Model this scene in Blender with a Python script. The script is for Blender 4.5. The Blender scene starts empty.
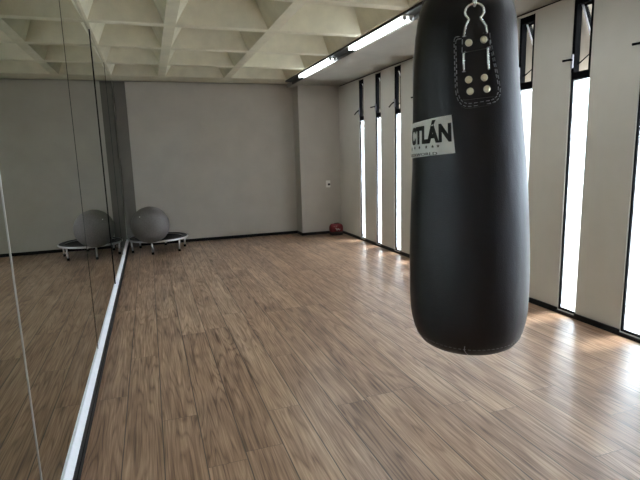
import bpy, bmesh, math, random
from mathutils import Vector, Matrix
random.seed(7)
scene = bpy.context.scene
COL = scene.collection
S = 1.45                      # eye height in metres; the plan below is laid out in eye heights
PI = math.pi

# ------------------------------------------------------------------ plan (in eye heights)
XM = -0.305                   # mirror face
XL = -0.335                   # left wall face
XR = 2.332                    # window wall inner face
YB = 6.165                    # back wall
YC = 5.935                    # front of corner column
XC = 1.797                    # left side of corner column
YF = -5.60                    # wall behind the viewer
ZR = 1.905                    # underside of the ceiling ribs
ZS = 1.858                    # lower ceiling over the windows
XS = 1.73                     # its edge
YA = -2.15
WT = 0.135                    # window wall thickness

def V(x, y, z): return Vector((x * S, y * S, z * S))

# ------------------------------------------------------------------ materials
def new_mat(name):
    m = bpy.data.materials.new(name); m.use_nodes = True
    nt = m.node_tree
    return m, nt, nt.nodes['Principled BSDF']

def simple(name, rgb, rough=0.5, metal=0.0, spec=0.5, noise=0.0, nscale=20.0, bump=0.0, bscale=200.0, emit=None, estr=0.0):
    m, nt, p = new_mat(name)
    p.inputs['Base Color'].default_value = (*rgb, 1)
    p.inputs['Roughness'].default_value = rough
    p.inputs['Metallic'].default_value = metal
    p.inputs['Specular IOR Level'].default_value = spec
    tc = nt.nodes.new('ShaderNodeTexCoord')
    if noise > 0:
        n = nt.nodes.new('ShaderNodeTexNoise'); n.inputs['Scale'].default_value = nscale; n.inputs['Detail'].default_value = 5
        r = nt.nodes.new('ShaderNodeValToRGB')
        a = [max(0, c * (1 - noise)) for c in rgb]; b = [min(1, c * (1 + noise)) for c in rgb]
        r.color_ramp.elements[0].position = 0.3; r.color_ramp.elements[1].position = 0.7
        r.color_ramp.elements[0].color = (*a, 1); r.color_ramp.elements[1].color = (*b, 1)
        nt.links.new(tc.outputs['Object'], n.inputs['Vector']); nt.links.new(n.outputs['Fac'], r.inputs['Fac'])
        nt.links.new(r.outputs['Color'], p.inputs['Base Color'])
    if bump > 0:
        n2 = nt.nodes.new('ShaderNodeTexNoise'); n2.inputs['Scale'].default_value = bscale; n2.inputs['Detail'].default_value = 4
        bp = nt.nodes.new('ShaderNodeBump'); bp.inputs['Strength'].default_value = bump; bp.inputs['Distance'].default_value = 0.002
        nt.links.new(tc.outputs['Object'], n2.inputs['Vector']); nt.links.new(n2.outputs['Fac'], bp.inputs['Height'])
        nt.links.new(bp.outputs['Normal'], p.inputs['Normal'])
    if emit:
        p.inputs['Emission Color'].default_value = (*emit, 1); p.inputs['Emission Strength'].default_value = estr
    return m

M = {}
M['wall'] = simple('wall_paint', (0.49, 0.45, 0.405), 0.8, noise=0.05, nscale=3, bump=0.25, bscale=120)
M['pier'] = simple('pier_paint', (0.60, 0.57, 0.52), 0.75, noise=0.03, nscale=4, bump=0.12, bscale=150)
M['corner_strip'] = simple('dark_grey_strip', (0.15, 0.137, 0.12), 0.8, noise=0.06, nscale=4, bump=0.2, bscale=120)
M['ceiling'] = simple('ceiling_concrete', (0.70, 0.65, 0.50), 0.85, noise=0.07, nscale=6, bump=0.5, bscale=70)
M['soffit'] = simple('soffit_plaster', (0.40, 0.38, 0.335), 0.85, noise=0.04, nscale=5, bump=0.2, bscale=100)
M['outside'] = simple('outside_concrete', (0.38, 0.365, 0.34), 0.9, noise=0.05, nscale=5)
M['outer_wall_dark'] = simple('outside_wall_darkened', (0.17, 0.14, 0.105), 0.9, noise=0.1, nscale=8)  # outer wall colour darkened so strong daylight leaves it beige, not white
M['black'] = simple('black_paint', (0.005, 0.005, 0.006), 0.55, spec=0.25)
M['frame'] = simple('black_window_frame', (0.005, 0.005, 0.006), 0.8, spec=0.04)
M['white_trim'] = simple('white_metal_trim', (0.93, 0.93, 0.97), 0.45, noise=0.03, nscale=30)
M['chrome'] = simple('chrome', (0.78, 0.78, 0.80), 0.18, metal=1.0)
M['steel'] = simple('brushed_steel', (0.72, 0.72, 0.74), 0.32, metal=1.0)
M['nickel'] = simple('nickel_rivet', (0.80, 0.76, 0.62), 0.30, metal=0.85)
M['housing'] = simple('dark_fixture', (0.035, 0.034, 0.030), 0.5, metal=0.2)
M['reflector'] = simple('fixture_reflector', (0.7, 0.7, 0.68), 0.3)
M['tube'] = simple('lit_tube', (0.9, 0.95, 1.0), 0.4, emit=(0.90, 0.97, 1.0), estr=7.0)
M['cap'] = simple('tube_cap', (0.45, 0.45, 0.43), 0.4, metal=0.6)
M['ball'] = simple('grey_ball_vinyl', (0.145, 0.13, 0.122), 0.6, noise=0.18, nscale=60, bump=0.5, bscale=140)
M['mat'] = simple('trampoline_mesh', (0.012, 0.013, 0.017), 0.7, bump=0.3, bscale=300)
M['pad'] = simple('trampoline_pad', (0.018, 0.020, 0.032), 0.5, bump=0.3, bscale=80)
M['handle'] = simple('grey_metal', (0.30, 0.29, 0.33), 0.4, metal=0.6)
M['rubber'] = simple('rubber', (0.01, 0.01, 0.01), 0.8)
M['red'] = simple('red_fabric', (0.20, 0.016, 0.022), 0.6, noise=0.25, nscale=12, bump=0.4, bscale=90)
M['white_print'] = simple('white_print', (0.62, 0.56, 0.55), 0.6)
M['dark_fabric'] = simple('dark_fabric', (0.035, 0.022, 0.022), 0.7, noise=0.2)
M['plastic'] = simple('white_plastic', (0.80, 0.79, 0.75), 0.35)
M['ink'] = simple('black_ink', (0.012, 0.012, 0.014), 0.6)
M['label'] = simple('label_fabric', (0.92, 0.92, 0.92), 0.6, noise=0.06, nscale=40, bump=0.2, bscale=200)
M['thread'] = simple('white_thread', (0.36, 0.36, 0.40), 0.7)
M['dim_thread'] = simple('grey_thread', (0.16, 0.16, 0.18), 0.7)
M['redpaint'] = simple('red_plastic', (0.25, 0.02, 0.02), 0.5)

def leather():
    m, nt, p = new_mat('black_vinyl')
    p.inputs['Base Color'].default_value = (0.0035, 0.0034, 0.0046, 1)
    p.inputs['Roughness'].default_value = 0.36
    p.inputs['Specular IOR Level'].default_value = 0.46
    p.inputs['Specular Tint'].default_value = (0.95, 0.90, 1.0, 1)
    tc = nt.nodes.new('ShaderNodeTexCoord')
    vo = nt.nodes.new('ShaderNodeTexVoronoi'); vo.inputs['Scale'].default_value = 320
    n = nt.nodes.new('ShaderNodeTexNoise'); n.inputs['Scale'].default_value = 9; n.inputs['Detail'].default_value = 3
    mp = nt.nodes.new('ShaderNodeMapping'); mp.inputs['Scale'].default_value = (1, 1, 0.35)
    b1 = nt.nodes.new('ShaderNodeBump'); b1.inputs['Strength'].default_value = 0.10; b1.inputs['Distance'].default_value = 0.002
    b2 = nt.nodes.new('ShaderNodeBump'); b2.inputs['Strength'].default_value = 0.28; b2.inputs['Distance'].default_value = 0.012
    L = nt.links.new
    L(tc.outputs['Object'], vo.inputs['Vector']); L(tc.outputs['Object'], mp.inputs['Vector']); L(mp.outputs['Vector'], n.inputs['Vector'])
    L(n.outputs['Fac'], b2.inputs['Height']); L(vo.outputs['Distance'], b1.inputs['Height'])
    L(b2.outputs['Normal'], b1.inputs['Normal']); L(b1.outputs['Normal'], p.inputs['Normal'])
    return m
M['leather'] = leather()

def mirror_mat():
    m, nt, p = new_mat('mirror_silver')
    p.inputs['Base Color'].default_value = (0.44, 0.47, 0.41, 1)
    p.inputs['Metallic'].default_value = 1.0; p.inputs['Roughness'].default_value = 0.0
    return m
M['mirror'] = mirror_mat()
M['alu'] = simple('aluminium_strip', (0.55, 0.56, 0.54), 0.4, metal=0.5)
M['mirror_edge'] = simple('mirror_edge', (0.05, 0.06, 0.055), 0.25)
M['mirror_back'] = simple('mirror_backing', (0.02, 0.022, 0.02), 0.6)

def frosted():
    m = bpy.data.materials.new('frosted_glass'); m.use_nodes = True
    nt = m.node_tree; nt.nodes.clear(); L = nt.links.new
    out = nt.nodes.new('ShaderNodeOutputMaterial')
    tr = nt.nodes.new('ShaderNodeBsdfTranslucent'); tr.inputs['Color'].default_value = (0.93, 0.96, 0.98, 1)
    tp = nt.nodes.new('ShaderNodeBsdfTransparent'); tp.inputs['Color'].default_value = (0.92, 0.96, 0.98, 1)
    gl = nt.nodes.new('ShaderNodeBsdfGlossy'); gl.inputs['Roughness'].default_value = 0.15
    mx = nt.nodes.new('ShaderNodeMixShader'); mx.inputs[0].default_value = 0.80
    m2 = nt.nodes.new('ShaderNodeMixShader'); m2.inputs[0].default_value = 0.04
    L(tr.outputs[0], mx.inputs[1]); L(tp.outputs[0], mx.inputs[2])
    L(mx.outputs[0], m2.inputs[1]); L(gl.outputs[0], m2.inputs[2]); L(m2.outputs[0], out.inputs['Surface'])
    return m
M['frosted'] = frosted()
def clear():
    m = bpy.data.materials.new('clear_glass'); m.use_nodes = True
    nt = m.node_tree; nt.nodes.clear(); L = nt.links.new
    out = nt.nodes.new('ShaderNodeOutputMaterial')
    tp = nt.nodes.new('ShaderNodeBsdfTransparent'); tp.inputs['Color'].default_value = (0.95, 0.97, 0.97, 1)
    gl = nt.nodes.new('ShaderNodeBsdfGlossy'); gl.inputs['Roughness'].default_value = 0.02
    mx = nt.nodes.new('ShaderNodeMixShader'); mx.inputs[0].default_value = 0.06
    L(tp.outputs[0], mx.inputs[1]); L(gl.outputs[0], mx.inputs[2]); L(mx.outputs[0], out.inputs['Surface'])
    return m
M['clear'] = clear()

def wood_floor():
    m, nt, p = new_mat('oak_laminate')
    N = nt.nodes.new; L = nt.links.new
    def math_(op, a, b=None, c=None):
        n = N('ShaderNodeMath'); n.operation = op
        for i, v in enumerate((a, b, c)):
            if v is None: continue
            if isinstance(v, (int, float)): n.inputs[i].default_value = v
            else: L(v, n.inputs[i])
        return n.outputs[0]
    tc = N('ShaderNodeTexCoord'); sx = N('ShaderNodeSeparateXYZ'); L(tc.outputs['Object'], sx.inputs[0])
    W = 0.1335 * S; LEN = 1.9
    px = math_('DIVIDE', math_('ADD', sx.outputs['X'], 0.030 * S + 40 * W), W)
    ix = math_('FLOOR', px); fx = math_('FRACT', px)
    wn = N('ShaderNodeTexWhiteNoise'); wn.noise_dimensions = '1D'; L(ix, wn.inputs['W'])
    py = math_('ADD', math_('DIVIDE', math_('ADD', sx.outputs['Y'], 30.0), LEN), math_('MULTIPLY', wn.outputs['Value'], 5.37))
    iy = math_('FLOOR', py); fy = math_('FRACT', py)
    cb = N('ShaderNodeCombineXYZ'); L(ix, cb.inputs[0]); L(iy, cb.inputs[1])
    wn2 = N('ShaderNodeTexWhiteNoise'); wn2.noise_dimensions = '2D'; L(cb.outputs[0], wn2.inputs['Vector'])
    # per-plank shifted grain coordinates
    off = N('ShaderNodeVectorMath'); off.operation = 'SCALE'; off.inputs['Scale'].default_value = 13.0; L(wn2.outputs['Color'], off.inputs[0])
    add = N('ShaderNodeVectorMath'); add.operation = 'ADD'; L(tc.outputs['Object'], add.inputs[0]); L(off.outputs[0], add.inputs[1])
    mp = N('ShaderNodeMapping'); mp.inputs['Scale'].default_value = (7.0, 0.50, 1); L(add.outputs[0], mp.inputs['Vector'])
    # cathedral rings: distance field warped
    n0 = N('ShaderNodeTexNoise'); n0.inputs['Scale'].default_value = 1.0; n0.inputs['Detail'].default_value = 2.0; n0.inputs['Roughness'].default_value = 0.45
    L(mp.outputs[0], n0.inputs['Vector'])
    ring = math_('FRACT', math_('MULTIPLY', n0.outputs['Fac'], 17.0))
    ringt = math_('ABSOLUTE', math_('SUBTRACT', ring, 0.5))
    mp2 = N('ShaderNodeMapping'); mp2.inputs['Scale'].default_value = (140.0, 4.0, 1); L(add.outputs[0], mp2.inputs['Vector'])
    n1 = N('ShaderNodeTexNoise'); n1.inputs['Scale'].default_value = 1.0; n1.inputs['Detail'].default_value = 3.0; L(mp2.outputs[0], n1.inputs['Vector'])
    mp3 = N('ShaderNodeMapping'); mp3.inputs['Scale'].default_value = (30.0, 1.6, 1); L(add.outputs[0], mp3.inputs['Vector'])
    n2 = N('ShaderNodeTexNoise'); n2.inputs['Scale'].default_value = 1.0; n2.inputs['Detail'].default_value = 5.0; L(mp3.outputs[0], n2.inputs['Vector'])
    mp4 = N('ShaderNodeMapping'); mp4.inputs['Scale'].default_value = (5.0, 2.5, 1); L(add.outputs[0], mp4.inputs['Vector'])
    n3 = N('ShaderNodeTexNoise'); n3.inputs['Scale'].default_value = 1.0; n3.inputs['Detail'].default_value = 2.0; L(mp4.outputs[0], n3.inputs['Vector'])
    ln = N('ShaderNodeMapRange'); ln.inputs['From Max'].default_value = 0.24; L(ringt, ln.inputs['Value'])
    g = math_('MULTIPLY_ADD', ln.outputs[0], 0.17, math_('MULTIPLY', n1.outputs['Fac'], 0.66))
    g = math_('MULTIPLY_ADD', n2.outputs['Fac'], 0.55, g)
    g = math_('MULTIPLY_ADD', n3.outputs['Fac'], 0.30, g)
    g = math_('MULTIPLY_ADD', wn2.outputs['Value'], 0.15, g)
    g = math_('MULTIPLY_ADD', math_('SUBTRACT', g, 0.955), 1.35, 0.5)
    cr = N('ShaderNodeValToRGB'); e = cr.color_ramp.elements
    e[0].position = 0.10; e[0].color = FLOOR_RAMP[0]
    e[1].position = 0.90; e[1].color = FLOOR_RAMP[3]
    k = e.new(0.40); k.color = FLOOR_RAMP[1]
    k = e.new(0.62); k.color = FLOOR_RAMP[2]
    L(g, cr.inputs['Fac'])
    # joints between the boards
    dx = math_('MULTIPLY', math_('MINIMUM', fx, math_('SUBTRACT', 1.0, fx)), W)
    dy = math_('MULTIPLY', math_('MINIMUM', fy, math_('SUBTRACT', 1.0, fy)), LEN)
    d = math_('MINIMUM', dx, math_('MULTIPLY', dy, 2.2))
    mr = N('ShaderNodeMapRange'); mr.inputs['From Min'].default_value = 0.0012; mr.inputs['From Max'].default_value = 0.0038; L(d, mr.inputs['Value'])
    mix = N('ShaderNodeMix'); mix.data_type = 'RGBA'
    L(mr.outputs[0], mix.inputs['Factor']); mix.inputs['A'].default_value = (0.045, 0.034, 0.025, 1); L(cr.outputs['Color'], mix.inputs['B'])
    L(mix.outputs['Result'], p.inputs['Base Color'])
    rr = N('ShaderNodeMapRange'); rr.inputs['To Min'].default_value = 0.38; rr.inputs['To Max'].default_value = 0.28; L(g, rr.inputs['Value'])
    L(rr.outputs[0], p.inputs['Roughness'])
    p.inputs['Specular IOR Level'].default_value = 1.0
    h = math_('MULTIPLY_ADD', mr.outputs[0], 1.0, math_('MULTIPLY', g, 0.25))
    bp = N('ShaderNodeBump'); bp.inputs['Strength'].default_value = 0.18; bp.inputs['Distance'].default_value = 0.0015
    L(h, bp.inputs['Height']); L(bp.outputs['Normal'], p.inputs['Normal'])
    return m
FLOOR_RAMP = [(0.115, 0.054, 0.030, 1), (0.315, 0.180, 0.112, 1), (0.46, 0.292, 0.192, 1), (0.66, 0.465, 0.325, 1)]
M['floor'] = wood_floor()

# ------------------------------------------------------------------ mesh helpers (plan units in, metres out)
class MB:
    def __init__(s, origin=(0, 0, 0)):
        s.bm = bmesh.new(); s.o = Vector(origin)
    def v(s, p): return s.bm.verts.new((Vector(p) - s.o) * S)
    def quad(s, *pts): s.bm.faces.new([s.v(p) for p in pts])
    def box(s, a, b, bevel=0.0):
        x0, y0, z0 = a; x1, y1, z1 = b
        vs = [s.v(p) for p in ((x0,y0,z0),(x1,y0,z0),(x1,y1,z0),(x0,y1,z0),(x0,y0,z1),(x1,y0,z1),(x1,y1,z1),(x0,y1,z1))]
        fs = [s.bm.faces.new([vs[i] for i in f]) for f in ((0,3,2,1),(4,5,6,7),(0,1,5,4),(1,2,6,5),(2,3,7,6),(3,0,4,7))]
        if bevel:
            es = list({e for f in fs for e in f.edges})
            bmesh.ops.bevel(s.bm, geom=es, offset=bevel * S, segments=2, affect='EDGES')
    def tube(s, pts, r, seg=10, closed=False, caps=True):
        pts = [Vector(p) for p in pts]; n = len(pts); rings = []
        rad = r if isinstance(r, (list, tuple)) else [r] * n
        up = None
        for i, p in enumerate(pts):
            if closed: t = pts[(i + 1) % n] - pts[i - 1]
            else: t = pts[min(i + 1, n - 1)] - pts[max(i - 1, 0)]
            t.normalize()
            if up is None:
                up = Vector((0, 0, 1)) if abs(t.z) < 0.9 else Vector((1, 0, 0))
            a = t.cross(up)
            if a.length < 1e-5: a = t.cross(Vector((0, 1, 0)))
            a.normalize(); b = a.cross(t).normalized(); up = b
            rings.append([s.v(p + (a * math.cos(2*PI*k/seg) + b * math.sin(2*PI*k/seg)) * rad[i]) for k in range(seg)])
        m = n if closed else n - 1
        for i in range(m):
            A, B = rings[i], rings[(i + 1) % n]
            for k in range(seg):
                f = s.bm.faces.new((A[k], A[(k+1) % seg], B[(k+1) % seg], B[k])); f.smooth = True
        if caps and not closed:
            s.bm.faces.new(list(reversed(rings[0]))); s.bm.faces.new(rings[-1])
    def lathe(s, prof, center=(0, 0), seg=48, axis=None):
        # prof: list of (r, z); optional axis(z) -> (x, y)
        rings = []
        for r, z in prof:
            cx, cy = axis(z) if axis else center
            if r < 1e-6: rings.append([s.v((cx, cy, z))])
            else: rings.append([s.v((cx + r*math.sin(2*PI*k/seg), cy - r*math.cos(2*PI*k/seg), z)) for k in range(seg)])
        for A, B in zip(rings, rings[1:]):
            for k in range(seg):
                k2 = (k + 1) % seg
                if len(A) == 1 and len(B) == 1: continue
                if len(A) == 1: f = s.bm.faces.new((A[0], B[k2], B[k]))
                elif len(B) == 1: f = s.bm.faces.new((A[k], A[k2], B[0]))
                else: f = s.bm.faces.new((A[k], A[k2], B[k2], B[k]))
                f.smooth = True
    def sphere(s, c, r, su=24, sv=16, squash=(1, 1, 1)):
        prev = None
        rings = []
        for j in range(sv + 1):
            ph = PI * j / sv
            if j in (0, sv): rings.append([s.v((c[0], c[1], c[2] + r*squash[2]*math.cos(ph)))])
            else: rings.append([s.v((c[0] + r*squash[0]*math.sin(ph)*math.cos(2*PI*k/su), c[1] + r*squash[1]*math.sin(ph)*math.sin(2*PI*k/su), c[2] + r*squash[2]*math.cos(ph))) for k in range(su)])
        for A, B in zip(rings, rings[1:]):
            for k in range(su):
                k2 = (k + 1) % su
                if len(A) == 1: f = s.bm.faces.new((A[0], B[k], B[k2]))
                elif len(B) == 1: f = s.bm.faces.new((A[k], B[0], A[k2]))
                else: f = s.bm.faces.new((A[k], B[k], B[k2], A[k2]))
                f.smooth = True
    def build(s, name, mat, parent=None, fix=True):
        if fix: bmesh.ops.recalc_face_normals(s.bm, faces=s.bm.faces)
        me = bpy.data.meshes.new(name); s.bm.to_mesh(me); s.bm.free()
        o = bpy.data.objects.new(name, me); COL.objects.link(o)
        for mm in (mat if isinstance(mat, (list, tuple)) else [mat]): me.materials.append(mm)
        o.location = s.o * S
        if parent is not None:
            o.parent = parent
            if parent.type == 'EMPTY' or True:
                o.location = s.o * S - world_loc(parent)
        return o

def world_loc(o):
    l = o.location.copy()
    while o.parent is not None:
        o = o.parent; l += o.location
    return l

def thing(name, label, cat, loc, group=None, kind=None):
    o = bpy.data.objects.new(name, None); COL.objects.link(o); o.empty_display_size = 0.1
    o.location = Vector(loc) * S
    return tag(o, label, cat, group, kind)
def tag(o, label=None, cat=None, group=None, kind=None):
    if label: o['label'] = label
    if cat: o['category'] = cat
    if group: o['group'] = group
    if kind: o['kind'] = kind
    return o
def struct(o, label=None, cat=None): return tag(o, label, cat, None, 'structure')

# ------------------------------------------------------------------ setting
b = MB(); b.box((XL - 0.1, YF - 0.1, -0.06), (XR + WT, YB + 0.1, 0.0))
struct(b.build('floor', M['floor']), 'grey brown oak laminate floor boards running towards the back wall', 'floor')

b = MB(); b.box((XL - 0.08, YF - 0.1, 0), (XL, YB + 0.1, 2.30))
struct(b.build('wall_left', M['wall']), 'left wall carrying the mirrors', 'wall')
b = MB()
b.box((XL, YB, 0), (XC, YB + 0.1, 1.888))
b.box((XL, YB + 0.03, 1.888), (XC, YB + 0.1, 2.30))
struct(b.build('wall_back', M['wall']), 'plain grey back wall behind the trampoline', 'wall')
b = MB(); b.box((XC, YC, 0), (XR, YB + 0.1, ZS))
struct(b.build('wall_column', M['wall']), 'grey wall column standing out in the far right corner', 'wall')
b = MB(); b.box((XM + 0.0, YB - 0.03, 0), (-0.178, YB, 1.888))  # shallow corner strip in a darker grey than the back wall
struct(b.build('wall_corner_strip', M['corner_strip']), 'narrow dark grey strip of wall in the far left corner', 'wall')
b = MB(); b.box((XL - 0.08, YF - 0.1, 0), (XR + WT, YF, 2.30))
struct(b.build('wall_front', M['wall']), 'wall behind the viewer', 'wall')

# window wall: one wall with tall slits
HW = 0.0675; ZT = 1.832; Z0 = 0.022
WY = [1.795 + 0.431 * k for k in range(-16, 9)]
b = MB()
edges = [YF] + [e for y in WY for e in (y - HW, y + HW)] + [YB + 0.1]
ys = sorted(edges)
b2 = MB()
def wall_cell(y0, y1, z0, z1):
    b.box((XR, y0, z0), (XR + 0.044, y1, z1)); b2.box((XR + 0.044, y0, z0), (XR + WT, y1, z1))
for i in range(0, len(ys), 2): wall_cell(ys[i], ys[i+1], 0, ZT)
for y in WY: wall_cell(y - HW, y + HW, 0, Z0)
b.box((XR, YF, ZT), (XR + WT, YB + 0.1, 1.846))
b.box((XR + 0.03, YF, 1.846), (XR + WT, YB + 0.1, 2.30))
bmesh.ops.remove_doubles(b.bm, verts=b.bm.verts, dist=1e-5)
struct(b2.build('wall_exterior', M['outer_wall_dark']), 'outer part of the window wall, colour darkened against daylight glare', 'wall')
struct(b.build('wall_right', M['pier']), 'right hand wall of narrow grey piers between slit windows', 'wall')
b = MB(); b.box((XR + 0.012, YF, 1.846), (XR + 0.03, YC, ZS))  # black strip puts the shade of the joint under the soffit into colour
struct(b.build('trim_4', M['black']), 'thin black strip painted as the shadow gap above the windows', 'trim')

# waffle ceiling
b = MB()
xb = [XM - 0.0045, 0.215, 0.93, 1.665]
yb = [5.86 - 0.73 * k for k in range(0, 17)]
RW = 0.038; DEP = 0.33; INS = 0.215
def coffer(x0, x1, y0, y1, ox0, ox1, oy0, oy1):
    A = [(x0,y0,ZR),(x1,y0,ZR),(x1,y1,ZR),(x0,y1,ZR)]
    B = [(ox0,oy0,ZR),(ox1,oy0,ZR),(ox1,oy1,ZR),(ox0,oy1,ZR)]
    ins = min(INS, (ox1 - ox0) * 0.36)
    T = [(ox0+ins,oy0+INS,ZR+DEP),(ox1-ins,oy0+INS,ZR+DEP),(ox1-ins,oy1-INS,ZR+DEP),(ox0+ins,oy1-INS,ZR+DEP)]
    for i in range(4):
        j = (i + 1) % 4
        b.quad(A[i], A[j], B[j], B[i]); b.quad(B[i], B[j], T[j], T[i])
    b.quad(*T)
for i in range(3):
    for j in range(len(yb) - 1):
        x0, x1 = xb[i], xb[i+1]; y1, y0 = yb[j], yb[j+1]
        ox0 = x0 + (0.016 if i == 0 else RW); ox1 = x1 - RW
        coffer(x0, x1, y0, y1, ox0, ox1, y0 + RW, y1 - RW)
b.quad((xb[0], 5.86, ZR), (xb[3], 5.86, ZR), (xb[3], YB + 0.03, ZR), (xb[0], YB + 0.03, ZR))
b.quad((xb[3], yb[-1], ZR), (XS + 0.02, yb[-1], ZR), (XS + 0.02, YB + 0.03, ZR), (xb[3], YB + 0.03, ZR))
bmesh.ops.remove_doubles(b.bm, verts=b.bm.verts, dist=1e-5)
# closed slab on top so that daylight only enters by the windows
b.box((XL - 0.1, YF - 0.1, 2.30), (XR + 1.0, YB + 0.1, 2.38))
ceil = b.build('ceiling', M['ceiling'], fix=False)
struct(ceil, 'pale concrete waffle ceiling with deep square coffers', 'ceiling')
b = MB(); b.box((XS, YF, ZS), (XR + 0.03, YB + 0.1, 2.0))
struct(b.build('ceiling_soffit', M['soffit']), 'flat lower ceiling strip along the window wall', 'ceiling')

# skirting
b = MB()
b.box((-0.178, YB - 0.008, 0), (XC, YB, 0.036))
b.box((XC - 0.008, YC - 0.008, 0), (XC, YB, 0.036))
struct(b.build('baseboard_back', M['black']), 'low black skirting along the back wall', 'baseboard')
b = MB(); b.box((XC - 0.008, YC - 0.008, 0), (XR, YC, 0.036))
struct(b.build('baseboard_column', M['black']), 'low black skirting round the corner column', 'baseboard')
b = MB()
for i in range(0, len(ys), 2): b.box((XR - 0.010, ys[i], 0), (XR, min(ys[i+1], YC), 0.032))
for y in WY: b.box((XR - 0.010, y - HW, 0), (XR, y + HW, 0.018))
struct(b.build('baseboard_right', M['black']), 'low black skirting below the piers and slit windows', 'baseboard')

# plinth and white ledge under the mirrors
b = MB()
b.box((XL, YA, 0), (-0.2915, YB - 0.03, 0.068)); b.box((-0.2915, YA, 0.0), (-0.288, YB - 0.03, 0.030)); b.box((-0.2915, YA, 0.038), (-0.2885, YB - 0.03, 0.068))
struct(b.build('trim_1', M['black']), 'black plinth under the mirrors', 'trim')
b = MB()
sec = [(XL, 0.068), (-0.2905, 0.068), (-0.2905, 0.073), (-0.3055, 0.098), (-0.3070, 0.098), (XL, 0.098)]
e0 = [b.v((x, YA, z)) for x, z in sec]; e1 = [b.v((x, YB - 0.03, z)) for x, z in sec]
b.bm.faces.new(e0); b.bm.faces.new(list(reversed(e1)))
for k in range(6): b.bm.faces.new((e0[k], e0[(k+1) % 6], e1[(k+1) % 6], e1[k]))
struct(b.build('trim_2', M['white_trim']), 'white ledge running along the foot of the mirrors', 'trim')

# ------------------------------------------------------------------ mirrors
seams = [YA, -0.02, 1.243, 2.52, 3.88, 5.09, YB - 0.032]
mlab = {1: 'tall wall mirror panel nearest the viewer, cut by the left photo edge',
        2: 'tall wall mirror panel second from the viewer, beside the white ledge',
        3: 'tall wall mirror panel third from the viewer, reflecting the grey ball',
        4: 'tall wall mirror panel next to last before the far left corner',
        5: 'narrow looking wall mirror panel at the far left corner behind the trampoline'}
for i in range(1, 6):
    g_ = {1: 0.0032, 2: 0.0042, 3: 0.0062, 4: 0.0062, 5: 0.0052}
    y0, y1 = seams[i] + g_[i], seams[i+1] - g_.get(i + 1, 0.002)
    z0, z1 = 0.0985, 1.9035
    t = thing('wall_mirror', mlab[i], 'mirror', (XM, (y0 + y1) / 2, z0), 'mirror panels along the left wall')
    XT, XF = -0.3085, -0.3072                 # the panels lean very slightly
    bev = 0.0022; org = (XM, (y0+y1)/2, z0)
    xm = lambda z: XF + (XT - XF) * (z - z0) / (z1 - z0)
    F = [(xm(z0+bev), y0+bev, z0+bev), (xm(z0+bev), y1-bev, z0+bev), (xm(z1-bev), y1-bev, z1-bev), (xm(z1-bev), y0+bev, z1-bev)]
    B = [(xm(z0)-0.0014, y0, z0), (xm(z0)-0.0014, y1, z0), (xm(z1)-0.0014, y1, z1), (xm(z1)-0.0014, y0, z1)]
    G = [(XL+0.001, p[1], p[2]) for p in B]
    m = MB(org); m.quad(*F); m.build('reflective_face', M['mirror'], t)
    e = MB(org)
    for k in range(4): e.quad(F[k], F[(k+1) % 4], B[(k+1) % 4], B[k])
    e.build('bevelled_edge', M['mirror_edge'], t)
    k_ = MB(org)
    vb = [k_.v((p[0]-0.0003, p[1], p[2])) for p in B]; vg = [k_.v(p) for p in G]
    k_.bm.faces.new(vb); k_.bm.faces.new(list(reversed(vg)))
    for k in range(4): k_.bm.faces.new((vb[k], vb[(k+1) % 4], vg[(k+1) % 4], vg[k]))
    k_.build('backing', M['mirror_back'], t)

# slim vertical strips covering the joints between the panels
for n_, (ys_, p_, w_, m_) in enumerate(((1.243, 0.0016, 0.003, 'alu'), (2.52, 0.0011, 0.004, 'mirror_edge'), (3.88, 0.0042, 0.006, 'black'), (5.09, 0.0020, 0.005, 'mirror_edge'))):
    b = MB(); bt = [b.v(q) for q in ((XL, ys_-w_, 0.0985), (-0.3072+p_, ys_-w_, 0.0985), (-0.3072+p_, ys_+w_, 0.0985), (XL, ys_+w_, 0.0985))]
    tp = [b.v(q) for q in ((XL, ys_-w_, 1.9035), (-0.3085+p_, ys_-w_, 1.9035), (-0.3085+p_, ys_+w_, 1.9035), (XL, ys_+w_, 1.9035))]
    b.bm.faces.new(bt); b.bm.faces.new(list(reversed(tp)))
    for k in range(4): b.bm.faces.new((bt[k], bt[(k+1) % 4], tp[(k+1) % 4], tp[k]))
    struct(b.build('trim_%d' % (6 + n_), M[m_]), 'slim strip between two mirror panels', 'trim')
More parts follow.
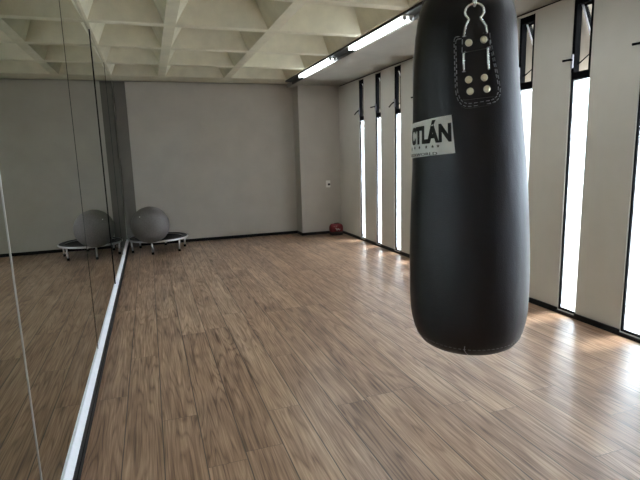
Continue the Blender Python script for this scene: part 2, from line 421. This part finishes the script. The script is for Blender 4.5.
# ------------------------------------------------------------------ windows
def make_window():
    y = 0.0
    w = thing('window_1', None, None, (XR, 0, 0))
    o = (XR, 0, 0)
    x0, x1 = XR + 0.007, XR + 0.042; fw = 0.0085
    f = MB(o)
    f.box((x0, -HW, Z0), (x1, -HW + fw, ZT)); f.box((x0, HW - fw, Z0), (x1, HW, ZT))
    f.box((x0, -HW + fw, Z0), (x1, HW - fw, Z0 + 0.010)); f.box((x0, -HW + fw, ZT - 0.040), (x1, HW - fw, ZT))
    f.box((x0 - 0.003, -HW + fw, 1.388), (x1, HW - fw, 1.430))
    # the thicker opening part of the frame
    f.box((x0 - 0.003, -HW, 1.43), (x1, -HW + 0.019, ZT)); f.box((x0 - 0.003, HW - 0.019, 1.43), (x1, HW, ZT))
    f.build('frame', M['frame'], w)
    g = MB(o); g.box((XR + 0.018, -HW + fw, Z0 + 0.010), (XR + 0.022, HW - fw, 1.388)); g.build('pane', M['frosted'], w)
    # top hung sash swung outwards
    ang = math.radians(24.5); Lg = 0.368
    hx, hz = XR + 0.034, 1.802
    def P(yy, d, n):   # d down the sash, n outward normal
        return (hx + math.sin(ang) * d + math.cos(ang) * n, yy, hz - math.cos(ang) * d + math.sin(ang) * n)
    def bar(m, ya, yb_, da, db, na, nb):
        pts = [P(yy, d, n) for d in (da, db) for yy in (ya, yb_) for n in (na, nb)]
        vs = [m.v(p) for p in pts]
        for q in ((0,1,3,2),(4,6,7,5),(0,4,5,1),(2,3,7,6),(0,2,6,4),(1,5,7,3)): m.bm.faces.new([vs[i] for i in q])
    iy = HW - 0.0205
    s = MB(o)
    bar(s, -iy, -iy + 0.014, 0, Lg, 0, 0.022); bar(s, iy - 0.014, iy, 0, Lg, 0, 0.022)
    bar(s, -iy + 0.014, iy - 0.014, 0, 0.022, 0, 0.022); bar(s, -iy + 0.014, iy - 0.014, Lg - 0.020, Lg, 0, 0.022)
    so = s.build('sash', M['frame'], w)
    g = MB(o); bar(g, -iy + 0.014, iy - 0.014, 0.022, Lg - 0.020, 0.008, 0.012); g.build('pane', M['clear'], so)
    g = MB(o); bar(g, iy - 0.011, iy - 0.001, 0.006, Lg - 0.004, -0.006, -0.0005); bar(g, -iy + 0.001, -iy + 0.011, 0.006, Lg - 0.004, -0.006, -0.0005)
    g.build('weather_strip', M['white_trim'], so)
    st = MB(o); st.tube([(XR + 0.030, HW - 0.022, 1.474), (XR + 0.09, HW - 0.03, 1.523), P(0.02, 0.245, 0.0)], 0.0035, 8)
    st.build('stay_arm', M['frame'], w)
    h = MB(o); h.box((XR - 0.009, HW - 0.017, 1.452), (XR + 0.004, HW - 0.003, 1.530), 0.003)
    hb = h.build('handle', M['handle'], w)
    l = MB(o); l.tube([(XR - 0.006, HW - 0.012, 1.497), (XR - 0.016, HW - 0.010, 1.499), (XR - 0.030, HW - 0.001, 1.497), (XR - 0.054, HW + 0.008, 1.493)], [0.006, 0.0065, 0.0058, 0.0064], 10)
    l.build('lever', M['frame'], hb)
    return w
def drooped():
    l = MB((XR, 0, 0)); l.tube([(XR - 0.006, HW - 0.012, 1.497), (XR - 0.016, HW - 0.010, 1.496), (XR - 0.034, HW + 0.001, 1.478), (XR - 0.052, HW + 0.012, 1.452)], [0.006, 0.0075, 0.0062, 0.0066], 10)
    t = l.build('lever', M['frame']); me = t.data; bpy.data.objects.remove(t); return me
def children(o): return [c for c in bpy.data.objects if c.parent == o]
def copy_tree(o, parent=None, name=None):
    c = o.copy(); COL.objects.link(c); c.parent = parent
    if name: c.name = name
    for ch in children(o): copy_tree(ch, c)
    return c
win0 = make_window()
vis = sorted(WY, reverse=True)
wdesc = {0: 'slit window nearest the far right corner', 1: 'second slit window from the far right corner', 2: 'third slit window from the far right corner, left of the punching bag',
         6: 'slit window half hidden by the right edge of the punching bag', 7: 'second slit window to the right of the punching bag', 8: 'slit window cut by the right photo edge'}
first = True; wins = []
low_lever = drooped()
for i, y in enumerate(vis):
    w = win0 if first else copy_tree(win0, None, 'window_%d' % (i + 1))
    first = False
    w.location = Vector((XR, y, 0)) * S
    wins.append(w)
    struct(w, wdesc.get(i, 'tall slit window between grey piers'), 'window')
for i in (0, 2):
    for h_ in children(wins[i]):
        for l_ in children(h_):
            if l_.name.startswith('lever'): l_.data = low_lever

# ------------------------------------------------------------------ outside
b = MB(); b.box((XR + WT, YF - 4, -0.10), (XR + 12, YB + 5, -0.02))
struct(b.build('ground', M['outside']), 'pale terrace outside the windows', 'ground')
b = MB(); b.box((XR + WT, YF - 2, 1.90), (XR + 1.0, YB + 2, 2.30))
struct(b.build('trim_5', M['outside']), 'concrete canopy outside above the windows', 'trim')

# ------------------------------------------------------------------ ceiling lights
b = MB()
b.box((1.642, YF, 1.889), (XS, YC - 0.01, 1.9045)); b.box((1.724, YF, 1.862), (XS, YC - 0.01, 1.9045))
struct(b.build('trim_3', M['housing']), 'dark metal light channel along the lower ceiling', 'trim')
def light(y0, y1, lab):
    yc = (y0 + y1) / 2
    t = thing('fluorescent_light', lab, 'ceiling light', (1.68, yc, 1.889), 'twin tube lights in the ceiling channel')
    o = (1.68, yc, 1.889)
    m = MB(o); m.box((1.641, y0 - 0.02, 1.884), (1.7235, y1 + 0.02, 1.8888)); m.build('reflector', M['reflector'], t)
    for x in (1.661, 1.703):
        m = MB(o); m.tube([(x, y0, 1.870), (x, y1, 1.870)], 0.0125, 14); tb = m.build('tube', M['tube'], t)
        for a, c_ in ((y0 - 0.016, y0), (y1, y1 + 0.016)):
            m = MB(o); m.box((x - 0.012, a, 1.860), (x + 0.012, c_, 1.884), 0.002); m.build('end_cap', M['cap'], tb)
light(4.43, 5.38, 'lit twin tube ceiling light nearer the back wall')
light(3.03, 3.95, 'lit twin tube ceiling light nearer the punching bag')
light(1.60, 2.55, 'lit twin tube ceiling light above the punching bag outside the photo')
light(0.20, 1.15, 'lit twin tube ceiling light nearest the viewer outside the photo')

# ------------------------------------------------------------------ punching bag
PROF = [(1.2610, 0.0600), (1.2496, 0.0702), (1.2372, 0.0758), (1.223, 0.0795), (1.1943, 0.0835), (1.1539, 0.0864), (1.0879, 0.0896),
        (1.02, 0.0938), (0.9685, 0.0972), (0.90, 0.1012), (0.8259, 0.1043), (0.79, 0.1050), (0.7517, 0.1049), (0.720, 0.1038), (0.700, 0.1012), (0.682, 0.0970), (0.667, 0.0905), (0.658, 0.0835), (0.652, 0.074), (0.649, 0.060)]
AX = [(1.25, 0.5272, 0.7478), (1.15, 0.5262, 0.7486), (0.97, 0.5347, 0.7425), (0.82, 0.5373, 0.7407), (0.66, 0.5390, 0.7392)]
def interp(z, tab, k):
    t = sorted(tab)
    if z <= t[0][0]: return t[0][k]
    if z >= t[-1][0]: return t[-1][k]
    for a, c_ in zip(t, t[1:]):
        if a[0] <= z <= c_[0]:
            u = (z - a[0]) / (c_[0] - a[0]); return a[k] * (1 - u) + c_[k] * u
def axis(z): return interp(z, AX, 1), interp(z, AX, 2)
def rad(z): return interp(z, PROF, 1)
def bagpt(th, z, d=0.0):
    a = math.radians(th); cx, cy = axis(z); r = rad(z) + d
    return (cx + r * math.sin(a), cy - r * math.cos(a), z)
BO = (0.53, 0.745, 0.648)
bag = thing('punching_bag', 'big black vinyl punching bag with white label hanging at the front right', 'punching bag', BO)
# smooth profile
fine = []
zs = [1.2610 - (1.2610 - 0.649) * (i / 110.0) for i in range(111)]
m = MB(BO)
prof = [(0.0, 0.6475)] + [(0.03, 0.6475)] + [(r, z) for z, r in reversed(PROF[-6:])]
body = [(rad(z), z) for z in reversed(zs) if z > PROF[-6][0] + 1e-4]
m.lathe(prof + body + [(0.054, 1.2625), (0.050, 1.258), (0.0, 1.255)], axis=axis, seg=96)
shell = m.build('shell', M['leather'], bag)

def patch(uv_pts, name, mat, parent, d0, d1, sub=0.006):
    """flat outline in (degrees, z) wrapped on the bag: raised from d0 to d1"""
    bm = bmesh.new()
    vs = [bm.verts.new((p[0] / 100.0, p[1], 0)) for p in uv_pts]
    f = bm.faces.new(vs)
    if f.normal.z < 0: f.normal_flip()
    xs = [p[0] / 100.0 for p in uv_pts]; z_ = [p[1] for p in uv_pts]
    x = math.floor(min(xs) / 0.03) * 0.03
    while x < max(xs):
        bmesh.ops.bisect_plane(bm, geom=bm.verts[:] + bm.edges[:] + bm.faces[:], plane_co=(x, 0, 0), plane_no=(1, 0, 0)); x += 0.03
    z = math.floor(min(z_) / 0.01) * 0.01
    while z < max(z_):
        bmesh.ops.bisect_plane(bm, geom=bm.verts[:] + bm.edges[:] + bm.faces[:], plane_co=(0, z, 0), plane_no=(0, 1, 0)); z += 0.01
    ret = bmesh.ops.extrude_face_region(bm, geom=bm.faces[:])
    for v_ in ret['geom']:
        if isinstance(v_, bmesh.types.BMVert): v_.co.z = 1.0
    o = Vector(BO)
    for v_ in bm.verts:
        p = bagpt(v_.co.x * 100.0, v_.co.y, d0 if v_.co.z < 0.5 else d1)
        v_.co = (Vector(p) - o) * S
    bmesh.ops.recalc_face_normals(bm, faces=bm.faces)
    me = bpy.data.meshes.new(name); bm.to_mesh(me); bm.free(); me.materials.append(mat)
    ob = bpy.data.objects.new(name, me); COL.objects.link(ob); ob.parent = parent
    ob.location = o * S - world_loc(parent)
    return ob
def stitches(mb, pts, d, r=0.0007, on=0.0052, off=0.0030):
    """dashed thread following a polyline of (deg, z)"""
    P3 = [Vector(bagpt(a, z, d)) for a, z in pts]
    pos = 0.0; seglist = []
    for A, B in zip(P3, P3[1:]):
        Lg = (B - A).length
        n = max(1, int(Lg / (on + off)))
        for i in range(n):
            a = A.lerp(B, i / n); c_ = A.lerp(B, i / n + (on / (on + off)) / n)
            mb.tube([a, c_], r, 5)
def offset_poly(pts, k):
    cx = sum(p[0] for p in pts) / len(pts); cz = sum(p[1] for p in pts) / len(pts)
    return [(cx + (p[0] - cx) * k, cz + (p[1] - cz) * (1 - (1 - k) * 0.9)) for p in pts]
def rounded(pts, rr, n=5):
    out = []
    N_ = len(pts)
    for i in range(N_):
        p0, p, p1 = pts[i-1], pts[i], pts[(i+1) % N_]
        r = rr[i]
        a = (p[0] + (p0[0]-p[0]) * r, p[1] + (p0[1]-p[1]) * r); c_ = (p[0] + (p1[0]-p[0]) * r, p[1] + (p1[1]-p[1]) * r)
        for k in range(n + 1):
            t = k / n
            out.append(((1-t)**2*a[0] + 2*t*(1-t)*p[0] + t*t*c_[0], (1-t)**2*a[1] + 2*t*(1-t)*p[1] + t*t*c_[1]))
    return out

def hanger(dth):
    T = lambda pts: [(a + dth, z) for a, z in pts]
    outline = rounded(T([(-46.2, 1.177), (-10.5, 1.181), (3.0, 1.074), (-45.0, 1.064)]), [0.06, 0.10, 0.30, 0.30])
    pt = patch(outline, 'hanger_patch', M['leather'], bag, -0.002, 0.0035)
    # raised bands leave a window in which the wire shows
    up = patch(rounded(T([(-37.5, 1.1745), (-12.0, 1.1775), (-11.5, 1.1555), (-37.5, 1.1495)]), [0.1]*4, 3), 'strap_band', M['leather'], pt, 0.003, 0.0098)
    lo = patch(rounded(T([(-38.0, 1.1225), (-11.0, 1.1245), (-7.5, 1.083), (-38.0, 1.079)]), [0.08]*4, 3), 'strap_band', M['leather'], pt, 0.003, 0.0088)
    st = MB(BO)
    for k, rr_ in ((0.955, 0.0), (0.875, 0.0)):
        poly = offset_poly(outline, k); stitches(st, poly + [poly[0]], 0.0040)
    stitches(st, T([(-37.0, 1.1735), (-12.5, 1.1765), (-12.0, 1.1565), (-37.0, 1.1505), (-37.0, 1.1735)]), 0.0103)
    stitches(st, T([(-37.5, 1.1215), (-11.5, 1.1235)]), 0.0093)
    st.build('stitching', M['thread'], pt)
    for a, z in T([(-31.4, 1.1635), (-18.2, 1.167), (-32.2, 1.109), (-18.6, 1.111), (-31.3, 1.0915), (-16.8, 1.094)]):
        rv = MB(BO); d = 0.0095
        c0 = Vector(bagpt(a, z, d)); n = (Vector(bagpt(a, z, d + 0.01)) - c0).normalized()
        u = n.cross(Vector((0, 0, 1))).normalized(); w_ = u.cross(n)
        rings = [(0.0052, 0.0), (0.0056, 0.0012), (0.0048, 0.0028), (0.0028, 0.0038)]
        prev = None
        for r_, h_ in rings:
            ring = [rv.v(c0 + n * h_ + (u * math.cos(2*PI*k/14) + w_ * math.sin(2*PI*k/14)) * r_) for k in range(14)]
            if prev:
                for k in range(14): f = rv.bm.faces.new((prev[k], prev[(k+1) % 14], ring[(k+1) % 14], ring[k])); f.smooth = True
            prev = ring
        rv.bm.faces.new(prev)
        rv.build('rivet', M['nickel'], pt)
    # bottle shaped wire loop
    wp = []
    wp += [(-35.9, 1.112, 0.0062), (-35.9, 1.140, 0.0062), (-35.7, 1.178, 0.0065), (-34.6, 1.188, 0.0075), (-31.8, 1.1985, 0.0085)]
    for k in range(0, 15):
        a = math.radians(225 - 270 * k / 14)
        wp.append((-26.9 + 8.6 * math.cos(a), 1.2085 + 0.0115 * math.sin(a), 0.0095 + 0.004 * k * (14 - k) / 49))
    wp += [(-20.8, 1.1985, 0.0085), (-15.6, 1.188, 0.0075), (-14.0, 1.178, 0.0065), (-13.3, 1.140, 0.0062), (-13.0, 1.112, 0.0062)]
    wm = MB(BO); wm.tube([bagpt(a + dth, z, d) for a, z, d in wp], 0.0019, 10)
    wm.build('wire_loop', M['chrome'], pt)
    a = -26.9 + dth
    return bagpt(a, 1.2185, 0.0125)
tops = [hanger(d) for d in (0, 122, 212)]
# seams of the shell
st = MB(BO)
sp = [(th, 0.670 + 0.0015 * math.sin(th / 20)) for th in range(-180, 181, 5)]
stitches(st, sp, 0.0004, r=0.0006)
st.build('bottom_seam', M['dim_thread'], bag)
st = MB(BO)
for off in (-1.2, 1.2): stitches(st, [(68 + off, 1.24 - i * 0.02) for i in range(27)], 0.0002, r=0.0005)
st.build('side_seam', M['dim_thread'], bag)
st = MB(BO); p = bagpt(-38, 0.676, 0.001)
st.tube([p, bagpt(-38.5, 0.669, 0.004), bagpt(-36.5, 0.662, 0.005), bagpt(-34.5, 0.657, 0.002)], 0.0006, 5)
st.build('loose_thread', M['thread'], bag)
# gathered rim at the top
rm = MB(BO)
rm.tube([bagpt(th, 1.2515 + 0.0012 * math.sin(math.radians(th * 9)), 0.0005) for th in range(0, 360, 6)], 0.0035, 8, closed=True)
rm.build('top_rim', M['leather'], bag)

# label, wrapped round the bag
LA = (-118.0, -47.6)
lab_pts = [(-118, 0.990), (-46.8, 0.9985), (-49.4, 1.0585), (-90, 1.052), (-118, 1.050)]
label = patch(lab_pts, 'label', M['label'], bag, 0.0, 0.0022)
def wrap_text(body, th0, th1, z0, z1, dz_left=0.0, bold=0.0, d=0.0026, name='lettering'):
    cu = bpy.data.curves.new('t', 'FONT'); cu.body = body; cu.size = 1.0; cu.offset = bold; cu.resolution_u = 4; cu.space_character = 1.06
    tmp = bpy.data.objects.new('t', cu); COL.objects.link(tmp)
    bpy.context.view_layer.update()
    me = bpy.data.meshes.new_from_object(tmp.evaluated_get(bpy.context.evaluated_depsgraph_get()))
    bpy.data.objects.remove(tmp)
    bm = bmesh.new(); bm.from_mesh(me); bpy.data.meshes.remove(me)
    xs = [v_.co.x for v_ in bm.verts]; x0, x1 = min(xs), max(xs)
    yy = [v_.co.y for v_ in bm.verts]; y0, y1 = min(yy), max(yy)
    for i in range(1, 40):
        x = x0 + (x1 - x0) * i / 40
        bmesh.ops.bisect_plane(bm, geom=bm.verts[:] + bm.edges[:] + bm.faces[:], plane_co=(x, 0, 0), plane_no=(1, 0, 0))
    ret = bmesh.ops.extrude_face_region(bm, geom=bm.faces[:])
    for v_ in ret['geom']:
        if isinstance(v_, bmesh.types.BMVert): v_.co.z += 1.0
    o = Vector(BO)
    for v_ in bm.verts:
        u = (v_.co.x - x0) / (x1 - x0); w_ = (v_.co.y - y0) / (y1 - y0)
        p = bagpt(th0 + (th1 - th0) * u, z0 + (z1 - z0) * w_ + dz_left * (1 - u), d if v_.co.z > 0.5 else 0.0015)
        v_.co = (Vector(p) - o) * S
    bmesh.ops.recalc_face_normals(bm, faces=bm.faces)
    me = bpy.data.meshes.new(name); bm.to_mesh(me); bm.free(); me.materials.append(M['ink'])
    ob = bpy.data.objects.new(name, me); COL.objects.link(ob); ob.parent = label
    ob.location = o * S - world_loc(label)
    return ob
wrap_text('CTL\u00c1N', -109.0, -49.6, 1.0165, 1.0535, -0.0035, 0.05)
wrap_text('BOXWORLD', -111.0, -64.5, 0.9965, 1.0013, -0.003, 0.004)
for k, a in enumerate((-109, -98.6, -88.5, -77.8, -69.6, -63.4)):
    star = []
    for q in range(10):
        rr_ = 0.0028 if q % 2 == 0 else 0.0012
        an = PI / 2 + q * PI / 5
        star.append((a - rr_ * math.cos(an) / 0.095 * 57.3, 1.0105 - 0.0012 * (k == 0) - 0.003 * (5 - k) / 5 * 0.7 + rr_ * math.sin(an)))
    s_ = patch(star, 'star', M['ink'], label, 0.0015, 0.0026)

# chain it hangs from
CT = (0.530, 0.748, ZR)
chain = thing('hanging_chain', 'steel chain hooked to the top of the punching bag, mostly above the photo', 'chain', CT)
def link_chain(m, a, c_, pitch=0.0155, w=0.0052, r=0.0016):
    a = Vector(a); c_ = Vector(c_); Lg = (c_ - a).length; n = max(2, int(round(Lg / pitch))); t = (c_ - a).normalized()
    s1 = t.cross(Vector((0.3, 1, 0.1))).normalized(); s2 = t.cross(s1)
    for i in range(n):
        q = a + t * (i + 0.5) * Lg / n; s = s1 if i % 2 else s2; half = Lg / n * 0.5 + r * 1.2
        pts = []
        for k in range(12):
            an = 2 * PI * k / 12
            pts.append(q + t * (half * math.sin(an)) * (1.0) + s * (w * math.cos(an)))
        m.tube(pts, r, 6, closed=True)
RINGP = (0.530, 0.748, 1.56)
for p in tops:
    m = MB(CT); link_chain(m, p, RINGP); m.build('chain_strand', M['steel'], chain)
m = MB(CT); m.tube([(RINGP[0] + 0.018*math.cos(2*PI*k/20), RINGP[1], RINGP[2] + 0.008 + 0.018*math.sin(2*PI*k/20)) for k in range(20)], 0.0035, 8, closed=True); m.build('ring', M['steel'], chain)
m = MB(CT); link_chain(m, (RINGP[0], RINGP[1], RINGP[2] + 0.024), (CT[0], CT[1], ZR - 0.03)); m.build('chain_strand', M['steel'], chain)
m = MB(CT); m.box((CT[0]-0.035, CT[1]-0.03, ZR-0.006), (CT[0]+0.035, CT[1]+0.03, ZR)); m.tube([(CT[0]+0.014*math.cos(PI*k/10), CT[1], ZR-0.006-0.026*math.sin(PI*k/10)) for k in range(11)], 0.004, 8); m.build('ceiling_hook', M['steel'], chain)

# ------------------------------------------------------------------ trampoline and ball
TC = (0.045, 5.79); TR = 0.315; TZ = 0.147
tr = thing('mini_trampoline', 'small round black trampoline with steel rim in the far left corner', 'trampoline', (TC[0], TC[1], 0))
TO = (TC[0], TC[1], 0)
m = MB(TO); m.tube([(TC[0] + TR*math.cos(2*PI*k/72), TC[1] + TR*math.sin(2*PI*k/72), TZ - 0.006) for k in range(72)], 0.0105, 10, closed=True); m.build('rim', M['steel'], tr)
BALL = (-0.030, 5.55, 0.318); BR = 0.199
def dip(x, y):
    d = math.hypot(x - BALL[0], y - BALL[1]); base = TZ + 0.002
    e = math.hypot(x - TC[0], y - TC[1]) / TR
    z = base - 0.020 * max(0, 1 - e * e) 
    low = BALL[2] - math.sqrt(max(0, BR * BR - d * d)) - 0.002 if d < BR else 9
    return min(z, low)
m = MB(TO); rings = []
for j in range(0, 31):
    r = (TR - 0.055) * j / 30
    rings.append([m.v((TC[0] + r*math.cos(2*PI*k/72), TC[1] + r*math.sin(2*PI*k/72), dip(TC[0] + r*math.cos(2*PI*k/72), TC[1] + r*math.sin(2*PI*k/72)))) for k in range(72)] if j else [m.v((TC[0], TC[1], dip(*TC)))])
for A, B in zip(rings, rings[1:]):
    for k in range(72):
        f = m.bm.faces.new((A[0], B[k], B[(k+1) % 72])) if len(A) == 1 else m.bm.faces.new((A[k], B[k], B[(k+1) % 72], A[(k+1) % 72])); f.smooth = True
m.build('jumping_mat', M['mat'], tr)
m = MB(TO)
prev = None
for q in range(5):
    r = TR - 0.058 + 0.060 * q / 4
    ring = []
    for k in range(72):
        x, y = TC[0] + r*math.cos(2*PI*k/72), TC[1] + r*math.sin(2*PI*k/72)
        z = min(TZ + 0.003 + 0.006 * math.sin(PI * q / 4), dip(x, y) + 0.004 if math.hypot(x-BALL[0], y-BALL[1]) < BR else 9)
        ring.append(m.v((x, y, z)))
    if prev:
        for k in range(72): f = m.bm.faces.new((prev[k], ring[k], ring[(k+1) % 72], prev[(k+1) % 72])); f.smooth = True
    prev = ring
m.build('spring_cover', M['pad'], tr)
for k in range(6):
    a = math.radians(k * 60 + 15)
    x, y = TC[0] + 0.293*math.cos(a), TC[1] + 0.293*math.sin(a)
    x2, y2 = TC[0] + 0.302*math.cos(a), TC[1] + 0.302*math.sin(a)
    l = MB(TO); l.tube([(x2, y2, TZ - 0.010), (x, y, 0.02)], 0.0095, 10); lg = l.build('leg', M['steel'], tr)
    l = MB(TO); l.lathe([(0.0, 0.0), (0.014, 0.0), (0.013, 0.026), (0.0, 0.027)], (x, y), 14); l.build('rubber_foot', M['rubber'], lg)

ball = thing('exercise_ball', 'large grey textured exercise ball resting on the small trampoline', 'ball', (BALL[0], BALL[1], BALL[2] - BR))
m = MB((BALL[0], BALL[1], BALL[2] - BR)); m.sphere(BALL, BR, 48, 32); m.build('ball_skin', M['ball'], ball)
m = MB((BALL[0], BALL[1], BALL[2] - BR)); n = Vector((-0.50, -0.68, 0.54)).normalized(); c0 = Vector(BALL) + n * (BR - 0.001)
m.tube([c0, c0 + n * 0.003], 0.0055, 10); m.build('valve_plug', M['plastic'], ball)

# ------------------------------------------------------------------ red bag in the corner
RB = (2.205, 5.80, 0.0)
rb = thing('gym_bag', 'small red bag with white markings on the floor in the far right corner', 'bag', RB)
def loaf(m, hx, hy, z0, z1, n=28, pw=4.0, tilt=0.0):
    rings = []
    K = 12
    for j in range(K + 1):
        t = j / K; zz = z0 + (z1 - z0) * t
        s_ = (1 - max(0, (t - 0.35) / 0.65) ** 3.2 * 0.30) * (0.94 + 0.06 * min(1, t / 0.15))
        if j == K: s_ *= 0.88
        ring = []
        for k in range(n):
            a = 2 * PI * k / n; ca, sa = math.cos(a), math.sin(a)
            r = (abs(ca)**pw + abs(sa)**pw) ** (-1 / pw)
            ring.append(m.v((RB[0] + hx*r*ca*s_, RB[1] + hy*r*sa*s_, zz + 0.004*math.sin(3*a + 5*t))))
        rings.append(ring)
    for A, B in zip(rings, rings[1:]):
        for k in range(n): f = m.bm.faces.new((A[k], A[(k+1) % n], B[(k+1) % n], B[k])); f.smooth = True
    m.bm.faces.new(list(reversed(rings[0]))); m.bm.faces.new(rings[-1])
m = MB(RB); loaf(m, 0.084, 0.062, 0.046, 0.142); m.build('bag_body', M['red'], rb)
m = MB(RB); m.box((RB[0]-0.083, RB[1]-0.061, 0.001), (RB[0]+0.083, RB[1]+0.061, 0.052), 0.012); m.build('bag_base', M['dark_fabric'], rb)
yb0 = RB[1] - 0.0645
m = MB(RB)
for a, c_ in (((-0.028, 0.098), (-0.012, 0.064)), ((-0.012, 0.064), (0.004, 0.088)), ((0.004, 0.088), (0.016, 0.066)), ((0.016, 0.066), (0.030, 0.078)), ((-0.05, 0.112), (-0.005, 0.118))):
    m.tube([(RB[0] + a[0], yb0 + (0.002 if a[1] < 0.1 else 0.012), a[1]), (RB[0] + c_[0], yb0 + (0.002 if c_[1] < 0.1 else 0.012), c_[1])], 0.005, 8)
m.build('white_marking', M['white_print'], rb)
m = MB(RB); m.tube([(RB[0] - 0.045, RB[1] - 0.02, 0.130), (RB[0] - 0.030, RB[1] - 0.025, 0.150), (RB[0] + 0.02, RB[1] - 0.025, 0.153), (RB[0] + 0.045, RB[1] - 0.02, 0.130)], 0.005, 8)
m.build('carry_handle', M['dark_fabric'], rb)

# ------------------------------------------------------------------ switch plate, red anchor
SP = (2.159, YC, 0.643)
sw = thing('switch_plate', 'small white switch plate on the grey corner column', 'switch', SP)
m = MB(SP); m.box((2.129, YC - 0.008, 0.600), (2.189, YC, 0.688), 0.003); m.build('plate', M['plastic'], sw)
m = MB(SP); m.box((2.155, YC - 0.012, 0.625), (2.183, YC - 0.007, 0.650), 0.002); m.build('socket', M['black'], sw)
m = MB(SP); m.box((2.157, YC - 0.012, 0.656), (2.181, YC - 0.007, 0.678), 0.002); m.build('rocker', M['plastic'], sw)

# ------------------------------------------------------------------ camera
cam = bpy.data.cameras.new('camera'); co = bpy.data.objects.new('camera', cam); COL.objects.link(co)
r = Vector((0.94429691, -0.32789388, -0.02808824)); u = Vector((0.08165357, 0.1507588, 0.98519261)); f = Vector((0.31880408, 0.93260784, -0.16913478))
mat = Matrix(((r.x, u.x, -f.x, 0), (r.y, u.y, -f.y, 0), (r.z, u.z, -f.z, S), (0, 0, 0, 1)))
co.matrix_world = mat
cam.sensor_fit = 'HORIZONTAL'; cam.sensor_width = 36.0; cam.lens = 489.434 / 640 * 36.0; cam.clip_start = 0.05
scene.camera = co

# ------------------------------------------------------------------ light
w = bpy.data.worlds.new('sky'); scene.world = w; w.use_nodes = True
bg = w.node_tree.nodes['Background']; bg.inputs['Color'].default_value = (0.82, 0.91, 1.0, 1); bg.inputs['Strength'].default_value = 17.0
sun = bpy.data.lights.new('sun', 'SUN'); so = bpy.data.objects.new('sun', sun); COL.objects.link(so)
sun.energy = 4.0; sun.color = (1.0, 0.92, 0.76); sun.angle = math.radians(7.0)
d = Vector((-0.33, 0.02, -0.48)).normalized()
so.rotation_euler = d.to_track_quat('-Z', 'Y').to_euler(); so.location = (12, 2, 14)

vs_ = scene.view_settings
vs_.view_transform = 'Standard'; vs_.look = 'None'; vs_.gamma = 1.0; vs_.exposure = 0.97; vs_.use_curve_mapping = False
